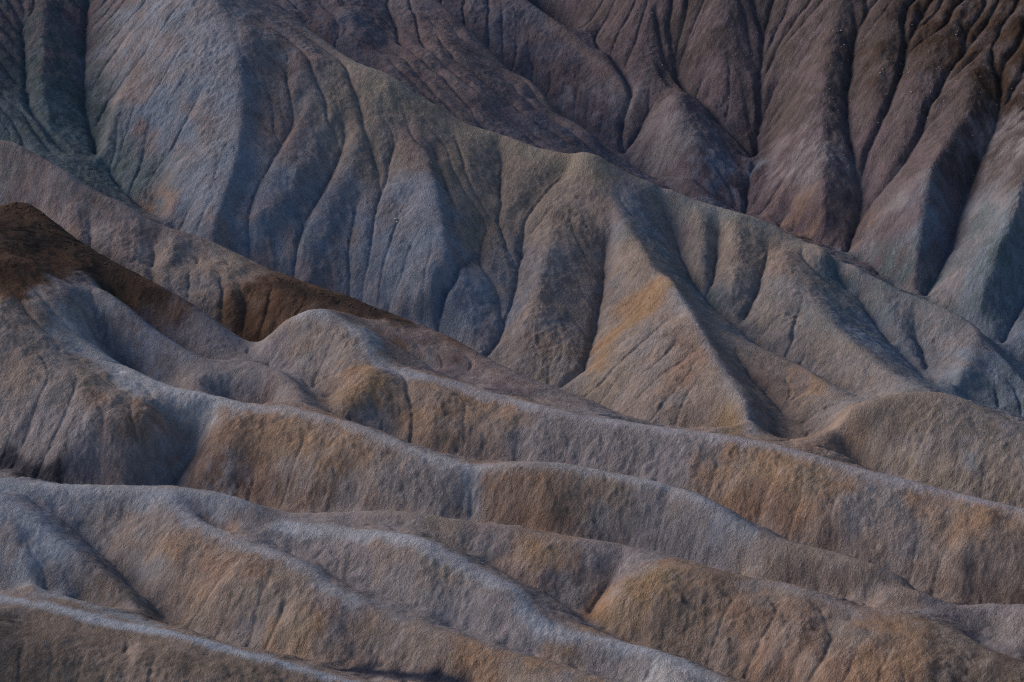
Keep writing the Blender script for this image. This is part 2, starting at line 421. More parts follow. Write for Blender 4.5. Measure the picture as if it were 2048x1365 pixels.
def rounded(z):
    a = blur(z, 0.60 / HX, 0.60 / HY)
    c = blur(z, 1.9 / HX, 1.9 / HY)
    a = a * (1 - far) + c * far
    b = blur(z, 1.0 / HX, 1.0 / HY)
    return a * (1 - soft) + b * soft
target, fixm = rasterise(all_lines, MX, MY, HX, HY)
Zr = rounded(Z)
for _ in range(2):
    err = np.where(fixm, target - Zr, 0.0)
    wgt = blur(fixm.astype(float), 2.2 / HX, 2.2 / HY)
    Zr = Zr + rounded(blur(err, 2.2 / HX, 2.2 / HY) / np.maximum(wgt, 0.12)) * 0.8

# ------------------------------------------------------------------ branching rills cut by runoff into the bare faces
def lattice(shape, hx, hy, cell, seed):
    r = np.random.default_rng(seed)
    ny, nx = shape
    g = r.standard_normal((int(ny * hy / cell) + 3, int(nx * hx / cell) + 3))
    fi = np.arange(nx) * hx / cell; fj = np.arange(ny) * hy / cell
    i = fi.astype(int); j = fj.astype(int); a = fi - i; b = fj - j
    a = (a * a * (3 - 2 * a))[None, :]; b = (b * b * (3 - 2 * b))[:, None]
    g00, g01, g10, g11 = g[j][:, i], g[j][:, i + 1], g[j + 1][:, i], g[j + 1][:, i + 1]
    return (g00 * (1 - a) + g01 * a) * (1 - b) + (g10 * (1 - a) + g11 * a) * b


def runoff(h, hx, hy, n, steps, depth, cap, seed):
    ny, nx = h.shape
    r = np.random.default_rng(seed)
    hs = blur(h, .8, .8)
    g2, g1 = np.gradient(hs, hy, hx)
    x = r.uniform(1, nx - 2, n); y = r.uniform(1, ny - 2, n)
    vx = np.zeros(n); vy = np.zeros(n); acc = np.zeros(nx * ny)
    last = np.full(n, 1e9); going = np.ones(n, bool)
    for s in range(steps):
        i = np.clip(np.rint(x).astype(int), 0, nx - 1); j = np.clip(np.rint(y).astype(int), 0, ny - 1)
        a, b = g1[j, i], g2[j, i]
        zz = hs[j, i]; going &= (zz <= last + .01) & (a * a + b * b > .03); last = zz
        acc += np.bincount((j * nx + i)[going], minlength=nx * ny)
        vx = .4 * vx - a; vy = .4 * vy - b
        sp = np.sqrt(vx * vx + vy * vy) + 1e-6
        x = np.where(going, x + vx / sp * .9, x); y = np.where(going, y + vy / sp * .9, y)
    acc = blur(acc.reshape(ny, nx), .85, .85)
    rel = np.log1p(acc / (n * steps / (nx * ny) * .35 + .2))
    rel = rel - blur(rel, 6, 6)
    return h - np.clip(rel * depth, -.5 * cap, cap)


calm = np.zeros_like(Zr)                     # the smooth blue clay buttresses shed less
for u, v, r in ((400, 150, 9), (440, 300, 8), (840, 450, 7), (800, 560, 7), (330, 260, 7), (1150, 480, 8)):
    y = ray_hit(Zr, u, v, 418); x = world_at(u, v, y)[0]
    calm = np.maximum(calm, np.exp(-((GX - x) ** 2 + (GY - y) ** 2) / (2 * r * r)))
bare = (1 - 0.38 * soft) * (0.50 + 0.35 * far + 0.20 * soft) * (1 - 0.6 * calm)
Zr = Zr + bare * (.13 * lattice(Zr.shape, HX, HY, 2.1, 301) + .07 * lattice(Zr.shape, HX, HY, 1.2, 302)) * (1 - .8 * np.clip(blur(fixm.astype(float), 1.2 / HX, 1.2 / HY) * 9, 0, 1))
for k in range(5):
    Zr = runoff(Zr, HX, HY, 130000, 55, .085 * bare, .22 * bare, 310 + k)

# ------------------------------------------------------------------ which ridge each piece of ground climbs to
lab = np.full((MY, MX), -1, int)
for p, n in zip(crest_lines, crest_ids):
    i = np.rint((p[:, 0] - X0) / HX).astype(int); j = np.rint((p[:, 1] - Y0) / HY).astype(int)
    ok = (i >= 0) & (i < MX) & (j >= 0) & (j < MY)
    lab[j[ok], i[ok]] = RIDGE_ID.index(n)
pz = np.pad(Zr, 1, constant_values=-1e9)
best = Zr.copy(); ptr = np.arange(MX * MY).reshape(MY, MX)
idx = np.pad(ptr, 1)
for dj in (0, 1, 2):
    for di in (0, 1, 2):
        zz = pz[dj:dj + MY, di:di + MX]
        m = zz > best
        best = np.where(m, zz, best); ptr = np.where(m, idx[dj:dj + MY, di:di + MX], ptr)
ptr = np.where(lab >= 0, np.arange(MX * MY).reshape(MY, MX), ptr).ravel()
for _ in range(14):
    ptr = ptr[ptr]
lab = lab.ravel()[ptr].reshape(MY, MX)
for _ in range(800):                         # tops away from any crest line take their neighbour's ridge
    if (lab >= 0).all():
        break
    p = np.pad(lab, 1, constant_values=-1)
    for q in (p[:-2, 1:-1], p[2:, 1:-1], p[1:-1, :-2], p[1:-1, 2:]):
        lab = np.where((lab < 0) & (q >= 0), q, lab)
for _ in range(3):                           # smooth the seams (majority of the four neighbours)
    p = np.pad(lab, 1, mode='edge')
    up, dn, lf, rt = p[:-2, 1:-1], p[2:, 1:-1], p[1:-1, :-2], p[1:-1, 2:]
    lab = np.where((up == dn) & (up == lf), up, lab); lab = np.where((lf == rt) & (lf == dn), lf, lab)
    lab = np.where((up == dn) & (up == rt), up, lab); lab = np.where((lf == rt) & (lf == up), lf, lab)

# ------------------------------------------------------------------ full-resolution ground with rills and crumbly clay
fx = X0 + DX * np.arange(NX); fy = Y0 + DY * np.arange(NY)
FX, FY = np.meshgrid(fx, fy)
Hf = sample(Zr, FX, FY)
Hf = blur(Hf, 1.0, 1.0)
softF = sample(soft, FX, FY)


def value_noise(cell, seed):
    r = np.random.default_rng(seed)
    nx, ny = int((X1 - X0) / cell) + 3, int((Y1 - Y0) / cell) + 3
    g = r.standard_normal((ny, nx))
    fi = (FX - X0) / cell; fj = (FY - Y0) / cell
    i = fi.astype(int); j = fj.astype(int); a = fi - i; b = fj - j
    a = a * a * (3 - 2 * a); b = b * b * (3 - 2 * b)
    return (g[j, i] * (1 - a) + g[j, i + 1] * a) * (1 - b) + (g[j + 1, i] * (1 - a) + g[j + 1, i + 1] * a) * b


# large irregularities, so that no slope is a smooth sheet
near_crest = sample(np.clip(blur(fixm.astype(float), 1.6 / HX, 1.6 / HY) * 9, 0, 1), FX, FY)
Hf += (0.26 * softF * value_noise(7.7, 3) + 0.17 * value_noise(4.9, 1) + 0.10 * value_noise(2.7, 2)) * (1 - 0.75 * near_crest)


def gradient(h):
    gyv, gxv = np.gradient(h, DY, DX)
    return gxv, gyv


def carve(h, n, steps, strength, cap, seed, hard):
    """water running down: paths that meet cut deeper"""
    r = np.random.default_rng(seed)
    hs = blur(h, 1.2, 1.2)
    gxv, gyv = gradient(hs)
    # most drops on the steep bare faces
    x = r.uniform(X0, X1, n); y = r.uniform(Y0, Y1, n)
    keep = r.uniform(0, 1, n) < sample(hard, x, y, DX, DY)
    x, y = x[keep], y[keep]
    vx = np.zeros_like(x); vy = np.zeros_like(x)
    acc = np.zeros(NX * NY)
    last = np.full(len(x), 1e9); going = np.ones(len(x), bool)
    for s in range(steps):
        i = np.clip(((x - X0) / DX + .5).astype(int), 0, NX - 1); j = np.clip(((y - Y0) / DY + .5).astype(int), 0, NY - 1)
        g1, g2 = gxv[j, i], gyv[j, i]
        vx = 0.55 * vx - g1; vy = 0.55 * vy - g2
        sp = np.sqrt(vx * vx + vy * vy) + 1e-6
        zz = hs[j, i]
        going &= zz <= last + 0.004
        last = zz
        alive = going & (np.sqrt(g1 * g1 + g2 * g2) > 0.12)
        acc += np.bincount((j * NX + i)[alive], minlength=NX * NY)
        x = np.where(alive, x + vx / sp * 0.21, x); y = np.where(alive, y + vy / sp * 0.21, y)
    acc = acc.reshape(NY, NX)
    acc = blur(acc, 0.9, 0.9)
    mean = blur(acc, 8, 8) + 0.5
    rel = np.log1p(acc / mean * 1.2) - 1.15
    cut = np.clip(rel, -0.25, 2.2) * strength
    return h - np.clip(cut, -0.06, cap), acc


hard = np.clip(1.0 - 0.45 * softF, 0.15, 1)
Hf += (0.045 * value_noise(1.3, 81) + 0.025 * value_noise(0.7, 82)) * (1 - 0.6 * near_crest)
for k in range(4):
    Hf, flow = carve(Hf, 420000, 60, 0.050 * (1 - 0.25 * softF), 0.15 * (1 - 0.25 * softF), 20 + k, hard)
    Hf += 0.008 * value_noise(0.5, 90 + k)


def lic(noise, gxv, gyv, steps, step):
    """drag noise along the fall line: clods and rivulets run down the slope"""
    g = np.sqrt(gxv ** 2 + gyv ** 2) + 1e-4
    dx, dy = gxv / g, gyv / g
    acc = noise.copy()
    for sgn in (1, -1):
        i = np.indices(noise.shape, dtype=np.float32)
        yy, xx = i[0], i[1]
        for s in range(steps):
            jj = np.clip(np.rint(yy).astype(np.int32), 0, NY - 1); ii = np.clip(np.rint(xx).astype(np.int32), 0, NX - 1)
            yy = yy + sgn * dy[jj, ii].astype(np.float32) * step / DY; xx = xx + sgn * dx[jj, ii].astype(np.float32) * step / DX
            jj = np.clip(np.rint(yy).astype(np.int32), 0, NY - 1); ii = np.clip(np.rint(xx).astype(np.int32), 0, NX - 1)
            acc += noise[jj, ii]
    acc /= acc.std()
    return acc


hs = blur(Hf, 5, 5)
GXs, GYs = gradient(hs)
slope = np.sqrt(GXs ** 2 + GYs ** 2)
st_fine = lic(blur(rng.standard_normal((NY, NX)), .7, .7), GXs, GYs, 1, 0.20)
st_mid = lic(value_noise(0.8, 31) + .8 * value_noise(0.45, 32), GXs, GYs, 1, 0.3)
st_big = lic(value_noise(1.9, 33) + 0.7 * value_noise(1.1, 35), GXs, GYs, 4, 0.35)
st_fine = np.clip(st_fine, -2.5, 2.5); st_mid = np.clip(st_mid, -2.5, 2.5)
steep = sstep(0.10, 0.42, slope)
clod = value_noise(0.9, 41) * 0.6 + value_noise(0.5, 42)
amp = 0.25 + 0.75 * steep
Hf += amp * ((0.016 * rng.standard_normal((NY, NX)) + 0.014 * st_fine + 0.022 * st_mid + 0.020 * st_big + 0.034 * clod * np.clip(0.6 + 0.8 * value_noise(5.0, 44), 0, 1.6)) * (1 - 0.5 * near_crest))

# ------------------------------------------------------------------ colours of the beds (clay, ash, iron stain, basalt cap), some with painted shade
TAN = (.286, .228, .200); GREY = (.250, .230, .235); LAV = (.250, .228, .245); BLUE = (.200, .232, .295)
ORANGE = (.318, .208, .142); RUST = (.275, .185, .145); DARK = (.060, .038, .028); BROWN = (.130, .082, .056)
MAROON = (.150, .117, .132); UMBER = (.108, .088, .088); GREEN = (.105, .130, .138); TEAL = (.145, .182, .205)
PALE = (.400, .395, .410); KHAKI = (.264, .224, .198); DUN = (.200, .160, .135); SHADE_BLUE = (.125, .128, .165); GRAVEL = (.050, .058, .085); PINK = (.250, .195, .190)
# (u, v, radius in metres, colour, second colour of the mottling, minimum distance)
BEDS = [
    (60,100,9,GREEN,MAROON,440),(120,220,9,GREEN,TEAL,440),(60,300,6,TEAL,GREEN,445),(230,350,6,GREEN,TEAL,440),(180,40,5,MAROON,GREEN,440),(310,430,5,TEAL,RUST,440),  # left recess: green-grey clay, darkened to paint in its shade
    (300,60,8,LAV,BLUE,440),(400,150,8,BLUE,LAV,440),(330,230,7,BLUE,PINK,440),(420,330,6,BLUE,GREY,435),(260,180,4,PINK,LAV,440),(380,410,6,BLUE,PINK,430),
    (570,120,7,PINK,LAV,430),(540,250,7,PINK,LAV,430),(620,180,6,GREY,PINK,430),(560,380,7,LAV,BLUE,425),(640,300,6,LAV,GREY,425),(500,470,6,BLUE,PINK,425),
    (740,200,7,KHAKI,TAN,430),(700,300,6,KHAKI,GREY,430),(620,440,7,BLUE,LAV,425),(700,520,7,BLUE,PINK,418),(800,560,7,BLUE,LAV,418),(820,420,6,LAV,BLUE,425),(860,500,5,BLUE,PINK,420),
    (830,300,5,PINK,KHAKI,430),(920,300,6,KHAKI,PINK,430),(960,380,6,KHAKI,TAN,430),(1050,330,6,KHAKI,TAN,430),(930,470,5,KHAKI,TAN,425),
    (1160,350,7,KHAKI,TAN,430),(1200,420,7,TAN,PINK,425),(1100,440,6,TAN,KHAKI,425),(960,580,5,BLUE,TAN,415),(930,640,5,BLUE,LAV,410),(1050,540,7,GREY,LAV,415),
    (1150,540,7,GREY,TAN,410),(1050,660,7,TAN,GREY,405),(1130,690,6,KHAKI,GREY,405),(960,690,4,LAV,BLUE,405),(1280,440,6,GREY,BLUE,425),(1320,480,5,TEAL,GREY,425),
    (1260,520,4,KHAKI,TAN,420),(1380,450,6,GREY,PINK,425),(1480,480,7,KHAKI,TAN,420),(1560,520,6,TAN,PINK,420),(1440,560,6,GREY,KHAKI,415),(1400,590,4,TEAL,GREY,415),
    (1560,640,6,GREY,KHAKI,405),(1620,600,6,GREY,TEAL,405),(1700,600,7,TEAL,GREY,410),(1760,680,6,BLUE,TEAL,405),(1840,660,7,GREY,TEAL,405),(1920,700,6,GREY,BLUE,400),(1980,760,6,BLUE,TEAL,395),(1700,740,5,GREY,KHAKI,398),(2030,800,6,TEAL,BLUE,395),
    (700,60,9,SHADE_BLUE,MAROON,478),(840,100,8,PINK,MAROON,478),(960,180,7,PINK,MAROON,475),(1080,260,7,SHADE_BLUE,MAROON,470),(1130,130,8,MAROON,SHADE_BLUE,480),(1060,60,6,SHADE_BLUE,MAROON,505),(1180,250,5,SHADE_BLUE,MAROON,488),(1180,200,7,MAROON,LAV,480),  # dark blue beds paint shade into the deep slopes behind the main ridge
    (1250,60,9,MAROON,UMBER,480),(1380,60,9,UMBER,MAROON,480),(1460,160,9,MAROON,UMBER,470),(1340,280,7,LAV,MAROON,470),(1440,340,7,MAROON,BLUE,465),
    (1600,60,10,UMBER,MAROON,470),(1600,200,9,UMBER,MAROON,465),(1760,100,10,UMBER,DARK,470),(1900,60,11,DARK,UMBER,470),(2020,150,10,DARK,UMBER,465),(1880,200,9,UMBER,MAROON,465),
    (1620,320,8,MAROON,LAV,455),(1780,280,8,MAROON,UMBER,455),(1900,320,8,UMBER,MAROON,455),(2020,300,8,UMBER,LAV,455),(1800,430,7,LAV,MAROON,445),(1620,430,7,MAROON,RUST,450),(1880,450,7,BLUE,MAROON,445),
    (1780,520,6,TEAL,MAROON,440),(1960,440,7,LAV,TEAL,440),(1900,560,7,TEAL,LAV,435),(2020,530,7,TEAL,BLUE,430),(1980,640,6,BLUE,TEAL,425),
    (20,310,4,PINK,GREY,425),(100,360,5,PINK,LAV,420),(180,420,5,PINK,GREY,418),(270,450,5,GREY,PINK,415),(360,510,5,TAN,GREY,410),(440,530,5,TAN,KHAKI,408),(380,570,4,GREY,TAN,405),
    (10,450,6,DARK,DARK,405),(60,440,5,DARK,DARK,405),(110,470,4,DARK,BROWN,405),(40,550,5,BROWN,DARK,398),(180,510,4,DARK,BROWN,400),(250,560,4,BROWN,DARK,400),(0,520,5,BROWN,DARK,400),(330,620,3.5,MAROON,BROWN,398),(420,670,4,LAV,MAROON,395),(460,690,4,LAV,GREY,394),
    (520,570,3,BROWN,BROWN,405),(560,580,3.2,BROWN,DARK,405),(600,590,3.2,DARK,BROWN,403),(660,596,3,DARK,DARK,405),(730,620,3,DARK,DARK,402),(500,640,3,BROWN,BROWN,400),(790,640,2.4,BROWN,DARK,400),(860,680,4,PINK,BROWN,396),(930,710,4,PINK,BROWN,390),(1000,750,4,PINK,GREY,388),
    (60,640,6,TAN,GREY,380),(130,580,4,GREY,LAV,388),(220,640,4,LAV,PALE,386),(300,680,4,LAV,BLUE,385),(240,690,3,LAV,PINK,384),(60,750,7,GREY,TAN,370),(200,760,5,KHAKI,TAN,370),(100,860,7,LAV,GREY,362),(280,760,3,PALE,PALE,372),
    (270,840,4.5,RUST,TAN,362),(360,830,4,PINK,LAV,366),(200,900,5,GREY,PINK,356),(330,920,4,GREY,LAV,355),(500,880,5,RUST,ORANGE,356),(600,880,5,ORANGE,TAN,356),(660,930,5,ORANGE,GREY,354),(440,940,5,RUST,GREY,354),(780,930,5,GREY,TAN,354),(860,970,5,GREY,LAV,352),(700,990,5,GREY,TAN,350),
    (1000,970,4,RUST,DUN,348),(1080,1000,5,RUST,DUN,348),(1160,960,5,DUN,TAN,348),(1240,1010,5,GREY,DUN,346),(1330,1030,5,LAV,GREY,344),(1430,1070,4,LAV,BLUE,342),(1500,1100,4,GREY,TAN,338),(1600,1120,4,TAN,KHAKI,335),(1750,1170,5,TAN,GREY,332),
    (460,760,4,GREY,LAV,380),(540,780,4,GREY,PINK,378),(620,700,5,TAN,GREY,385),(570,720,4,LAV,GREY,387),(680,700,4,GREY,TAN,385),(730,770,3.5,ORANGE,KHAKI,376),(820,800,4.5,TAN,ORANGE,374),(900,820,4.5,ORANGE,TAN,370),(980,850,5,TAN,ORANGE,366),(1080,880,5,GREY,LAV,362),(1200,890,5,GREY,LAV,360),(1330,910,5,GREY,LAV,358),(760,850,4,GREY,TAN,370),
    (1450,920,5,TAN,ORANGE,355),(1540,940,5,ORANGE,TAN,352),(1640,970,5,ORANGE,TAN,350),(1560,1010,5,RUST,TAN,346),(1740,1020,5,GREY,TAN,345),(1850,1060,6,TAN,ORANGE,342),(1950,1050,6,TAN,ORANGE,342),(2000,1150,6,TAN,KHAKI,338),(1800,1110,5,GREY,TAN,338),
    (850,720,3,GREY,PINK,388),(900,750,3,MAROON,GREY,385),(1020,780,3,MAROON,GREY,382),
    (1300,580,3.2,ORANGE,ORANGE,412),(1260,620,3.2,ORANGE,KHAKI,405),(1210,690,3,ORANGE,KHAKI,402),(1360,640,4,TAN,GREY,400),(1290,720,5,GREY,TAN,395),(1380,740,5,RUST,TAN,390),(1420,760,4,TAN,KHAKI,388),(1200,780,5,KHAKI,GREY,388),(1450,850,3,ORANGE,KHAKI,378),(1360,830,4,GREY,TAN,380),(1500,760,4,PINK,DUN,385),(1540,840,4,DUN,TAN,380),
    (1550,740,4,KHAKI,TAN,395),(1610,780,4,TAN,ORANGE,390),(1680,800,4,GREY,KHAKI,388),(1700,880,4,TAN,ORANGE,370),(1780,860,5,KHAKI,TAN,368),(1880,900,6,KHAKI,GREY,364),(1980,930,6,KHAKI,GREY,360),(1800,820,4,KHAKI,DUN,372),(1930,930,1.6,BLUE,BLUE,360),
    (60,1010,5,BLUE,LAV,335),(150,1040,4,BLUE,GREY,330),(250,1000,4,LAV,GREY,335),(400,1000,4,LAV,PINK,335),(280,1060,5,TAN,GREY,328),(380,1110,5,TAN,ORANGE,325),(300,1140,4,GREY,TAN,325),(480,1130,4,RUST,TAN,322),(440,1200,5,TAN,KHAKI,318),(540,1180,5,KHAKI,TAN,318),(600,1240,4,ORANGE,KHAKI,315),(520,1280,4,GREY,KHAKI,314),(200,1150,4,DUN,LAV,325),(60,1120,5,BLUE,GREY,325),(50,1170,4,LAV,TAN,325),
    (600,1080,4,LAV,GREY,328),(760,1100,5,LAV,TAN,326),(900,1160,5,GREY,TAN,322),(800,1180,4,GREY,LAV,322),(980,1230,5,LAV,GREY,316),(700,1230,3,PINK,LAV,316),(1050,1280,4,LAV,GREY,312),(860,1050,4,KHAKI,GREY,335),(1000,1100,4,GREY,PINK,332),(1070,1110,3.5,ORANGE,TAN,332),(1160,1120,4,RUST,TAN,330),(1130,1180,4,GREY,PINK,326),(1280,1110,4,LAV,GREY,333),
    (100,1290,7,DUN,DUN,305),(300,1320,6,DUN,TAN,305),(500,1345,4,DUN,DUN,305),
    (720,1240,3,KHAKI,ORANGE,314),(800,1290,4,TAN,GREY,312),(960,1320,4,ORANGE,KHAKI,308),(1080,1345,4,KHAKI,ORANGE,306),(1250,1320,4,GREY,LAV,308),(1330,1340,3,PALE,GREY,308),
    (1320,1150,3.5,ORANGE,KHAKI,322),(1260,1200,4,ORANGE,TAN,320),(1400,1200,5,DUN,ORANGE,318),(1500,1230,5,RUST,DUN,316),(1420,1300,5,DUN,TAN,310),(1600,1290,5,RUST,TAN,312),(1560,1190,4,KHAKI,RUST,322),(1720,1290,4,ORANGE,TAN,310),(1820,1300,4,ORANGE,DUN,310),(1930,1310,5,DUN,KHAKI,308),(1700,1260,3,GREY,KHAKI,315),
    (1850,1225,3,LAV,GREY,322),(2000,1240,4,GREY,LAV,322),(1950,1280,3,LAV,DUN,318),
]
# pale dusty crest paths with sky-lit crest glow painted in and dark gravel: (polyline of pixels, half width m, colour, min distance, strength)
STRIPS = [
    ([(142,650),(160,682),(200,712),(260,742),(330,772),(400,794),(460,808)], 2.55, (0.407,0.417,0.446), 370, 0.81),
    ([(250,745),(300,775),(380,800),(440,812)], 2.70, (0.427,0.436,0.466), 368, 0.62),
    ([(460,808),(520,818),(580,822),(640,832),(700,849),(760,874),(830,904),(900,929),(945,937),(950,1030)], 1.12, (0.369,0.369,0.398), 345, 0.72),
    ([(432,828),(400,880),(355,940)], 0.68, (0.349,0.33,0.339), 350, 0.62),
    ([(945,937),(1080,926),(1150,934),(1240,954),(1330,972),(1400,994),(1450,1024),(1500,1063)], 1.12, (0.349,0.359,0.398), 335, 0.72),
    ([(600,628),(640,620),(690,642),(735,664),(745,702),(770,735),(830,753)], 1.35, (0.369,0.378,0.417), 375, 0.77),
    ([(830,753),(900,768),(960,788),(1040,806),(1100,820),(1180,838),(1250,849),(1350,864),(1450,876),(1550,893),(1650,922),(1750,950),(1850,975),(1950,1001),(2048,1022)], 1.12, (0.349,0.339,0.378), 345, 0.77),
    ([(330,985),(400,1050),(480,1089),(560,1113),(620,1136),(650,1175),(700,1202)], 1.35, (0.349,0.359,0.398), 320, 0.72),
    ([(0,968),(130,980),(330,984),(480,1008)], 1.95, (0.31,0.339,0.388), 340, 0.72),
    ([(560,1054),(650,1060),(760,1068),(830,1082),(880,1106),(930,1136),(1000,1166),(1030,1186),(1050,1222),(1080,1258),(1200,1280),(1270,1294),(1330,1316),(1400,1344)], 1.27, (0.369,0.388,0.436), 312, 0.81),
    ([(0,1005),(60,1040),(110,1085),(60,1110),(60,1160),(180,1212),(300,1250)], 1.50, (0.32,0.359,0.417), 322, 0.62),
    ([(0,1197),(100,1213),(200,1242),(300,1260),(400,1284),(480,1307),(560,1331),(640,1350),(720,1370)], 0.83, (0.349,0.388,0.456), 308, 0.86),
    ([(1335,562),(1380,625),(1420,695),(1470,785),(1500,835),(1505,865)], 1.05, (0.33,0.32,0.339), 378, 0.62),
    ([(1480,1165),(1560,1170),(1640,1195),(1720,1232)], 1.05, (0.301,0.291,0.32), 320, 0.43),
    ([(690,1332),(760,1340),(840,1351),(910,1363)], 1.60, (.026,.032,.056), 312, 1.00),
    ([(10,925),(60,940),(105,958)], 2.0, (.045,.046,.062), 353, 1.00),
    ([(-60,490),(0,480),(60,470),(110,490),(170,520)], 4.20, (0.038,0.028,0.024), 400, 1.00),
    ([(-80,650),(-20,610),(30,578),(75,545),(120,522)], 2.60, (.115,.066,.045), 393, 0.95),
    ([(150,500),(200,530),(260,560),(320,590)], 1.50, (0.06,0.04,0.032), 396, 0.95),
    ([(540,560),(560,600),(500,650)], 1.70, (0.105,0.062,0.044), 398, 0.95),
    ([(565,570),(620,592),(680,605),(740,625),(810,648)], 1.60, (0.045,0.032,0.028), 396, 1.00),
    ([(1322,575),(1270,632),(1215,692),(1192,735)], 1.9, (.300,.205,.130), 398, 0.80),
    ([(1325,1150),(1280,1180),(1240,1230)], 2.2, (.335,.235,.14), 318, 0.49),
    ([(745,765),(700,800)], 1.6, (.33,.225,.14), 372, 0.49),
    ([(1450,840),(1460,870)], 1.6, (.32,.225,.13), 374, 0.49),
    ([(520,860),(600,870),(650,920)], 2.6, (.31,.215,.145), 354, 0.39),
    ([(1520,930),(1620,965)], 2.6, (.34,.25,.165), 345, 0.39),
    ([(1060,1105),(1090,1115)], 1.6, (.33,.23,.14), 328, 0.45),
    ([(1000,960),(1060,990),(1120,1000)], 2.6, (.225,.165,.13), 346, 0.39),
    ([(600,1235),(590,1280)], 1.5, (.30,.222,.152), 314, 0.39),
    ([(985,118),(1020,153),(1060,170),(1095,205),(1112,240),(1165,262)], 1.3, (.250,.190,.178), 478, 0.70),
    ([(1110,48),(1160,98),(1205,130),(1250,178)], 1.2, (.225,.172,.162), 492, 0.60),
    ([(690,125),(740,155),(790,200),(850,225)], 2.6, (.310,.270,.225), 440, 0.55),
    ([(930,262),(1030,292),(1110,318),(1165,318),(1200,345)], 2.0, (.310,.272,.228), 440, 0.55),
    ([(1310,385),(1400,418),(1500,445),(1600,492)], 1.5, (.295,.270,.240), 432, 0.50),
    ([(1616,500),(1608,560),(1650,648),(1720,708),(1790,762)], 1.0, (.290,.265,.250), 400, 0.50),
    ([(840,380),(862,460),(840,570)], 3.2, (.240,.268,.325), 418, 0.55),
    ([(962,555),(935,620),(915,680)], 1.8, (.235,.265,.325), 405, 0.60),
    ([(430,60),(455,180),(458,290),(430,400)], 4.2, (.235,.258,.315), 430, 0.50),
    ([(640,480),(720,560)], 3.5, (.225,.250,.305), 418, 0.50),
    ([(1225,345),(1270,365),(1350,392),(1450,428),(1550,458)], 0.90, (0.291,0.32,0.33), 430, 0.37),  # pale rim on the main crest: rim light painted into the clay
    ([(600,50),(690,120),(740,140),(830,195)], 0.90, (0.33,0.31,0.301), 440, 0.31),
]

base = np.zeros((NY, NX, 3), np.float32); alt = np.zeros((NY, NX, 3), np.float32); wsum = np.zeros((NY, NX), np.float32)
low = sample(Zr, FX, FY)
# colour survey on a coarse grid, then spread to the fine one
cx = X0 + 0.8 * np.arange(int((X1 - X0) / 0.8) + 1); cy = Y0 + 0.8 * np.arange(int((Y1 - Y0) / 0.8) + 1)
CXg, CYg = np.meshgrid(cx, cy)
# warped coordinates give the beds ragged edges
wxn = sample(1.8 * value_noise(4.0, 51) + 1.0 * value_noise(1.7, 53), CXg, CYg, DX, DY); wyn = sample(1.8 * value_noise(4.0, 52) + 1.0 * value_noise(1.7, 54), CXg, CYg, DX, DY)
CZg = sample(Zr, CXg, CYg)
b0 = np.zeros(CXg.shape + (3,)); a0 = np.zeros(CXg.shape + (3,)); w0 = np.full(CXg.shape, 1e-12)
for u, v, r, c1, c2, ymin in BEDS:
    y = ray_hit(Zr, u, v, ymin)
    x, z = world_at(u, v, y)
    d2 = ((CXg + wxn - x) ** 2 + (CYg + wyn - y) ** 2 + (CZg - z) ** 2) / (r * r)
    w = 1.0 / (d2 + 0.15) ** 2.6
    w0 += w; b0 += w[..., None] * np.array(c1); a0 += w[..., None] * np.array(c2)
b0 /= w0[..., None]; a0 /= w0[..., None]
for c in range(3):
    base[..., c] = sample(b0[..., c], FX, FY, 0.8, 0.8); alt[..., c] = sample(a0[..., c], FX, FY, 0.8, 0.8)
# mottling runs with the slope
mot = 0.85 * sstep(-0.9, 1.3, 0.28 * st_big + 0.25 * st_mid + 0.6 * value_noise(2.2, 61) + 0.5 * value_noise(4.5, 62))[..., None].astype(np.float32)
col = base * (1 - mot) + alt * mot
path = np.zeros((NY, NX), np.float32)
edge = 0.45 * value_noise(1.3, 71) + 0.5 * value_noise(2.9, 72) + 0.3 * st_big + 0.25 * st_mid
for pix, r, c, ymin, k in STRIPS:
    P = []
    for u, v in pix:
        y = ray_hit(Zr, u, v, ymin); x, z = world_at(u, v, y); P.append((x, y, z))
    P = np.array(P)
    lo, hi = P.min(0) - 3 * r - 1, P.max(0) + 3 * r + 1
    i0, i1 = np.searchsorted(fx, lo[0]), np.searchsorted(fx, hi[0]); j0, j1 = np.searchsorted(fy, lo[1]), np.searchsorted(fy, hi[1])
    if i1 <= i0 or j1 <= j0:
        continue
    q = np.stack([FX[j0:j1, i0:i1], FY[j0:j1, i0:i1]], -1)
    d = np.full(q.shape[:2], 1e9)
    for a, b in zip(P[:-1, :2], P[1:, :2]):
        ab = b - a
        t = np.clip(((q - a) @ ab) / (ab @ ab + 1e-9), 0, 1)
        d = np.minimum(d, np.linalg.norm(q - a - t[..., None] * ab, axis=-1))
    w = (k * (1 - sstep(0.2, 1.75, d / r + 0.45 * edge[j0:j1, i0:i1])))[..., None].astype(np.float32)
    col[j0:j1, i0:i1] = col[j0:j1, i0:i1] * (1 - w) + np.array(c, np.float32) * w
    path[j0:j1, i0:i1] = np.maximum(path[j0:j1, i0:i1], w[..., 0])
# grain of the clay itself
col *= (1 + 0.06 * st_mid * (1 - .6 * path) + 0.05 * st_fine)[..., None].astype(np.float32)
col = np.clip(col, 0.015, 0.6)

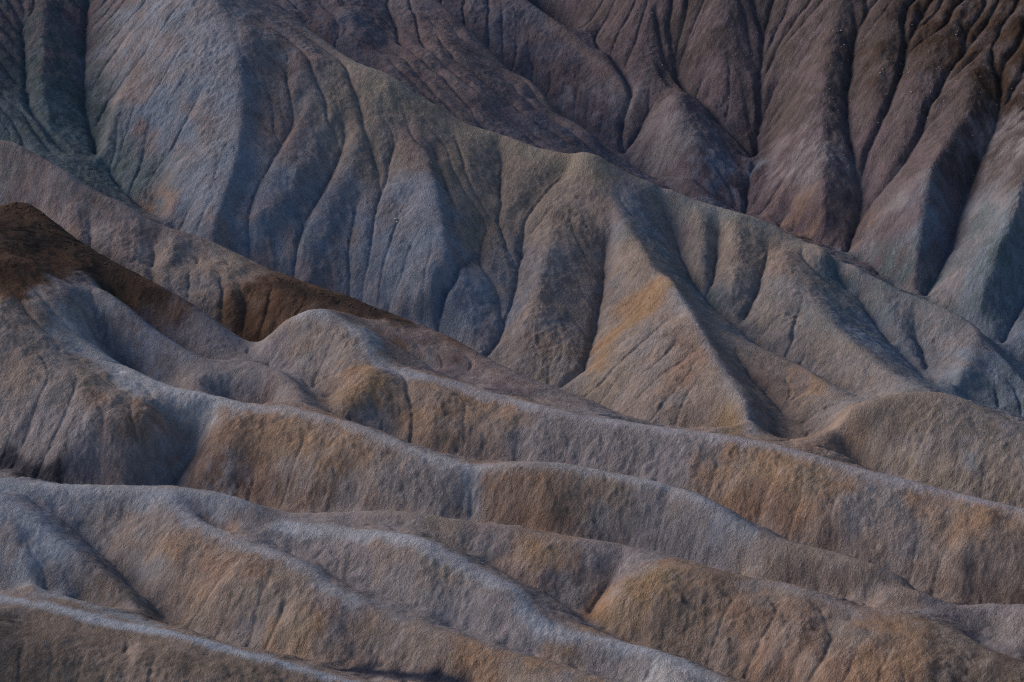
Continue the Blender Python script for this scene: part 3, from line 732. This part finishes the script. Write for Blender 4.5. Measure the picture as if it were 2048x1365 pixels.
# ------------------------------------------------------------------ materials
def clay_material():
    m = bpy.data.materials.new('clay_badland')
    m.use_nodes = True
    n, l = m.node_tree.nodes, m.node_tree.links
    bs = n['Principled BSDF']
    bs.inputs['Roughness'].default_value = 0.95
    bs.inputs['Specular IOR Level'].default_value = 0.12
    at = n.new('ShaderNodeAttribute'); at.attribute_name = 'bed_colour'
    tc = n.new('ShaderNodeTexCoord')
    def noise(scale, detail, rough):
        t = n.new('ShaderNodeTexNoise'); t.inputs['Scale'].default_value = scale; t.inputs['Detail'].default_value = detail
        t.inputs['Roughness'].default_value = rough; l.new(tc.outputs['Object'], t.inputs['Vector']); return t
    rot = n.new('ShaderNodeVectorRotate'); rot.rotation_type = 'Z_AXIS'; rot.inputs['Angle'].default_value = math.radians(28)
    l.new(tc.outputs['Object'], rot.inputs['Vector'])
    mp = n.new('ShaderNodeMapping'); mp.inputs['Scale'].default_value = (1.0, 0.9, 0.75)
    l.new(rot.outputs['Vector'], mp.inputs['Vector'])
    n1 = noise(4.5, 3, .7); l.new(mp.outputs['Vector'], n1.inputs['Vector'])
    mr = n.new('ShaderNodeMapRange'); mr.inputs['From Min'].default_value = .3; mr.inputs['From Max'].default_value = .7
    mr.inputs['To Min'].default_value = .80; mr.inputs['To Max'].default_value = 1.20
    l.new(n1.outputs['Fac'], mr.inputs['Value'])
    mul = n.new('ShaderNodeVectorMath'); mul.operation = 'SCALE'
    l.new(at.outputs['Color'], mul.inputs[0]); l.new(mr.outputs['Result'], mul.inputs['Scale'])
    l.new(mul.outputs['Vector'], bs.inputs['Base Color'])
    n2 = noise(3.6, 3, .7); l.new(mp.outputs['Vector'], n2.inputs['Vector'])
    mq = n.new('ShaderNodeMapping'); mq.inputs['Scale'].default_value = (1.0, 0.42, 0.42)
    l.new(rot.outputs['Vector'], mq.inputs['Vector'])
    n3 = noise(1.7, 4, .7); l.new(mq.outputs['Vector'], n3.inputs['Vector'])
    n3.inputs['Distortion'].default_value = 0.6
    def math_node(op, a, b):
        k = n.new('ShaderNodeMath'); k.operation = op
        for i, q in enumerate((a, b)):
            if q is None:
                continue
            if isinstance(q, float):
                k.inputs[i].default_value = q
            else:
                l.new(q, k.inputs[i])
        return k.outputs[0]
    crease = math_node('ABSOLUTE', math_node('SUBTRACT', n3.outputs['Fac'], 0.5), None)
    crease = math_node('MINIMUM', crease, 0.10)
    hgt = math_node('ADD', math_node('MULTIPLY', n2.outputs['Fac'], 0.55), math_node('MULTIPLY', crease, 2.2))
    n4 = noise(0.16, 3, .6)                   # crusted and smooth stretches alternate
    md = n.new('ShaderNodeMapRange'); md.inputs['From Min'].default_value = .35; md.inputs['From Max'].default_value = .65
    md.inputs['To Min'].default_value = .45; md.inputs['To Max'].default_value = 1.75
    l.new(n4.outputs['Fac'], md.inputs['Value'])
    hgt = math_node('MULTIPLY', hgt, md.outputs['Result'])
    b1 = n.new('ShaderNodeBump'); b1.inputs['Strength'].default_value = 1.0; b1.inputs['Distance'].default_value = 0.30
    l.new(hgt, b1.inputs['Height'])
    l.new(b1.outputs['Normal'], bs.inputs['Normal'])
    return m


clay = clay_material()

# ------------------------------------------------------------------ mesh objects, one per ridge
INFO = {
    'W': ('canyon_wall', 'dark umber eroded slope with deep gullies filling the upper right'),
    'B0': ('ridge', 'maroon ridge with a ragged crest just behind the main ridge, top centre'),
    'B2': ('ridge', 'second maroon ridge behind the ragged one, top centre'),
    'B3': ('spur', 'rounded reddish spur at the foot of the dark upper right slope'),
    'A': ('ridge', 'long tall main ridge crossing from top left to right edge, with blue grey flanks'),
    'N': ('spur', 'pointed spur with an orange left flank in front of the main ridge'),
    'N2': ('spur', 'low brownish spur right of the orange flanked spur'),
    'C': ('ridge', 'pinkish ridge with a dark brown band, left, below the blue grey flank'),
    'D': ('hill', 'hill with a black brown rocky cap at the left edge'),
    'E': ('ridge', 'long ridge with pale blue crest path and orange patched face, middle left to lower right'),
    'F': ('spur', 'small grey lavender domed spur behind the pale crest path, left'),
    'H': ('ridge', 'long smooth ridge with thin pale crest line, centre to right edge'),
    'I': ('hill', 'rounded khaki hill at the right edge below the main ridge'),
    'J': ('ridge', 'bluish low ridge at the left edge in the foreground'),
    'K': ('ridge', 'low khaki foreground ridge in the lower centre'),
    'L': ('hill', 'orange brown hill filling the lower right corner'),
    'M': ('ridge', 'small grey ridge behind the orange brown hill at lower right'),
    'Q': ('ridge', 'foreground ridge with a curved pale blue crest, lower centre'),
    'P': ('ridge', 'tan foreground ridge above the dark gravel wash'),
    'R': ('ridge', 'dark brown nearest ridge with a blue crest line, bottom left corner'),
    'T': ('ridge', 'small pale blue ridge above the dark nearest ridge, lower left'),
}
GXf, GYf = gradient(Hf)
nrm = np.stack([-GXf, -GYf, np.ones_like(Hf)], -1); nrm /= np.linalg.norm(nrm, axis=-1, keepdims=True)
labF = lab[np.clip(np.rint((FY[:-1, :-1] + DY / 2 - Y0) / HY).astype(int), 0, MY - 1), np.clip(np.rint((FX[:-1, :-1] + DX / 2 - X0) / HX).astype(int), 0, MX - 1)]
inside = np.abs(FX[:-1, :-1]) < 0.1763 * FY[:-1, :-1] + 24
vid = np.arange(NX * NY).reshape(NY, NX)
quads = np.stack([vid[:-1, :-1], vid[:-1, 1:], vid[1:, 1:], vid[1:, :-1]], -1)
co = np.stack([FX, FY, Hf], -1).reshape(-1, 3).astype(np.float32)
colf = col.reshape(-1, 3); nf = nrm.reshape(-1, 3).astype(np.float32)


def grid_object(name, q):
    used, inv = np.unique(q.ravel(), return_inverse=True)
    org = np.array([co[used, 0].mean(), co[used, 1].mean(), 0], np.float32)
    me = bpy.data.meshes.new(name)
    me.vertices.add(len(used)); me.vertices.foreach_set('co', co[used].ravel())
    me.loops.add(len(q) * 4); me.loops.foreach_set('vertex_index', inv.astype(np.int32).ravel())
    me.polygons.add(len(q)); me.polygons.foreach_set('loop_start', np.arange(0, len(q) * 4, 4, dtype=np.int32))
    me.polygons.foreach_set('use_smooth', np.ones(len(q), bool))
    me.update(calc_edges=True)
    a = me.attributes.new('bed_colour', 'FLOAT_COLOR', 'POINT')
    c4 = np.ones((len(used), 4), np.float32); c4[:, :3] = colf[used]
    a.data.foreach_set('color', c4.ravel())
    me.normals_split_custom_set_from_vertices(nf[used])
    me.materials.append(clay)
    o = bpy.data.objects.new(name, me)
    scene.collection.objects.link(o)
    return o


for k, key in enumerate(RIDGE_ID):
    q = quads[(labF == k) & inside]
    if len(q) == 0:
        continue
    nm, lb = INFO[key]
    o = grid_object(nm, q)
    o['kind'] = 'structure'; o['label'] = lb

# desert floor out to the horizon, below the badlands
gm = bpy.data.meshes.new('desert_floor')
S = 6000.0
gm.from_pydata([(-S, -S, -14), (S, -S, -14), (S, S, -14), (-S, S, -14)], [], [(0, 1, 2, 3)])
ga = gm.attributes.new('bed_colour', 'FLOAT_COLOR', 'POINT')
ga.data.foreach_set('color', [.25, .22, .19, 1] * 4)
gm.materials.append(clay)
go = bpy.data.objects.new('desert_floor', gm); scene.collection.objects.link(go)
go['kind'] = 'structure'; go['label'] = 'flat desert floor around the badlands'

# ------------------------------------------------------------------ loose stones
def stone_material(name, c, spread):
    m = bpy.data.materials.new(name); m.use_nodes = True
    n, l = m.node_tree.nodes, m.node_tree.links
    bs = n['Principled BSDF']; bs.inputs['Roughness'].default_value = .85
    t = n.new('ShaderNodeTexNoise'); t.inputs['Scale'].default_value = 1.3; t.inputs['Detail'].default_value = 3
    g = n.new('ShaderNodeNewGeometry'); l.new(g.outputs['Position'], t.inputs['Vector'])
    r = n.new('ShaderNodeValToRGB'); l.new(t.outputs['Fac'], r.inputs['Fac'])
    r.color_ramp.elements[0].position = .3; r.color_ramp.elements[1].position = .7
    r.color_ramp.elements[0].color = tuple(q * (1 - spread) for q in c) + (1,); r.color_ramp.elements[1].color = tuple(min(.8, q * (1 + spread)) for q in c) + (1,)
    l.new(r.outputs['Color'], bs.inputs['Base Color'])
    return m


PHI = (1 + 5 ** .5) / 2
ICO = np.array([(-1, PHI, 0), (1, PHI, 0), (-1, -PHI, 0), (1, -PHI, 0), (0, -1, PHI), (0, 1, PHI), (0, -1, -PHI), (0, 1, -PHI), (PHI, 0, -1), (PHI, 0, 1), (-PHI, 0, -1), (-PHI, 0, 1)]) / 1.9
ICF = np.array([(0, 11, 5), (0, 5, 1), (0, 1, 7), (0, 7, 10), (0, 10, 11), (1, 5, 9), (5, 11, 4), (11, 10, 2), (10, 7, 6), (7, 1, 8), (3, 9, 4), (3, 4, 2), (3, 2, 6), (3, 6, 8), (3, 8, 9), (4, 9, 5), (2, 4, 11), (6, 2, 10), (8, 6, 7), (9, 8, 1)])


def scatter(name, label, areas, mat, seed):
    """areas: (x, y, spread x, spread y, count, size range)"""
    r = np.random.default_rng(seed)
    V, F, base_i = [], [], 0
    for x, y, sx, sy, cnt, lo, hi in areas:
        for _ in range(cnt):
            px, py = x + r.normal() * sx, y + r.normal() * sy
            if not (X0 + 2 < px < X1 - 2 and Y0 + 2 < py < Y1 - 2):
                continue
            size = lo * (hi / lo) ** (r.random() ** 2.2)
            pz = sample(Hf, np.array([px]), np.array([py]), DX, DY)[0]
            a = r.random() * 6.28; ca, sa = math.cos(a), math.sin(a)
            v = ICO * (1 + .28 * r.standard_normal((12, 3))) * size * np.array([1.0, .75, .6])
            v = np.stack([v[:, 0] * ca - v[:, 1] * sa, v[:, 0] * sa + v[:, 1] * ca, v[:, 2]], 1) + (px, py, pz + .22 * size)
            V.append(v); F.append(ICF + base_i); base_i += 12
    V = np.concatenate(V); F = np.concatenate(F)
    me = bpy.data.meshes.new(name); me.from_pydata(V.tolist(), [], F.tolist()); me.materials.append(mat)
    o = bpy.data.objects.new(name, me); scene.collection.objects.link(o)
    o['kind'] = 'stuff'; o['label'] = label
    return o


def survey(u, v, ymin):
    y = ray_hit(Zr, u, v, ymin)
    return world_at(u, v, y)[0], y


pale = []
for u, v, n_ in [(1440,120,110),(1480,60,60),(1545,150,70),(1640,90,90),(1600,230,90),(1640,170,60),(1700,120,70),(1690,220,60),(1770,180,90),(1800,90,60),(1810,220,80),(1850,60,60),(1740,300,60),(1860,200,80),(1930,120,60),(1850,160,70),(1960,300,60),(2000,180,50),(1320,60,60),(1290,120,60),(1220,90,50),(1560,60,30),(1930,250,30),(1720,330,20),(1620,300,40)]:
    x, y = survey(u, v, 455)
    pale.append((x, y, 3.5, 5.0, n_ // 2, .035, .20))
for u, v, ym in [(700,330,425),(830,430,425),(1100,500,410),(1480,560,410),(700,900,352),(1500,960,345),(1440,1200,312),(1700,1300,308),(460,1180,318),(200,870,355),(1200,900,355)]:
    x, y = survey(u, v, ym)
    pale.append((x, y, 7.0, 5.0, 14, .05, .16))
x, y = survey(795, 440, 425); pale.append((x, y, .2, .2, 3, .3, .42))
scatter('pale_stones', 'tiny pale stones strewn over the slopes, thickest on the dark upper right wall', pale, stone_material('pale_stone', (.34, .33, .34), .3), 5)
dark = []
for u, v, ym in [(30,420,405),(70,425,405),(110,455,405),(160,490,403),(220,530,402),(590,560,405),(660,590,405),(740,618,402)]:
    x, y = survey(u, v, ym)
    dark.append((x, y, 1.6, 1.3, 40, .06, .26))
scatter('dark_rubble', 'black brown rubble on the dark rocky caps at left', dark, stone_material('dark_stone', (.050, .036, .030), .4), 6)
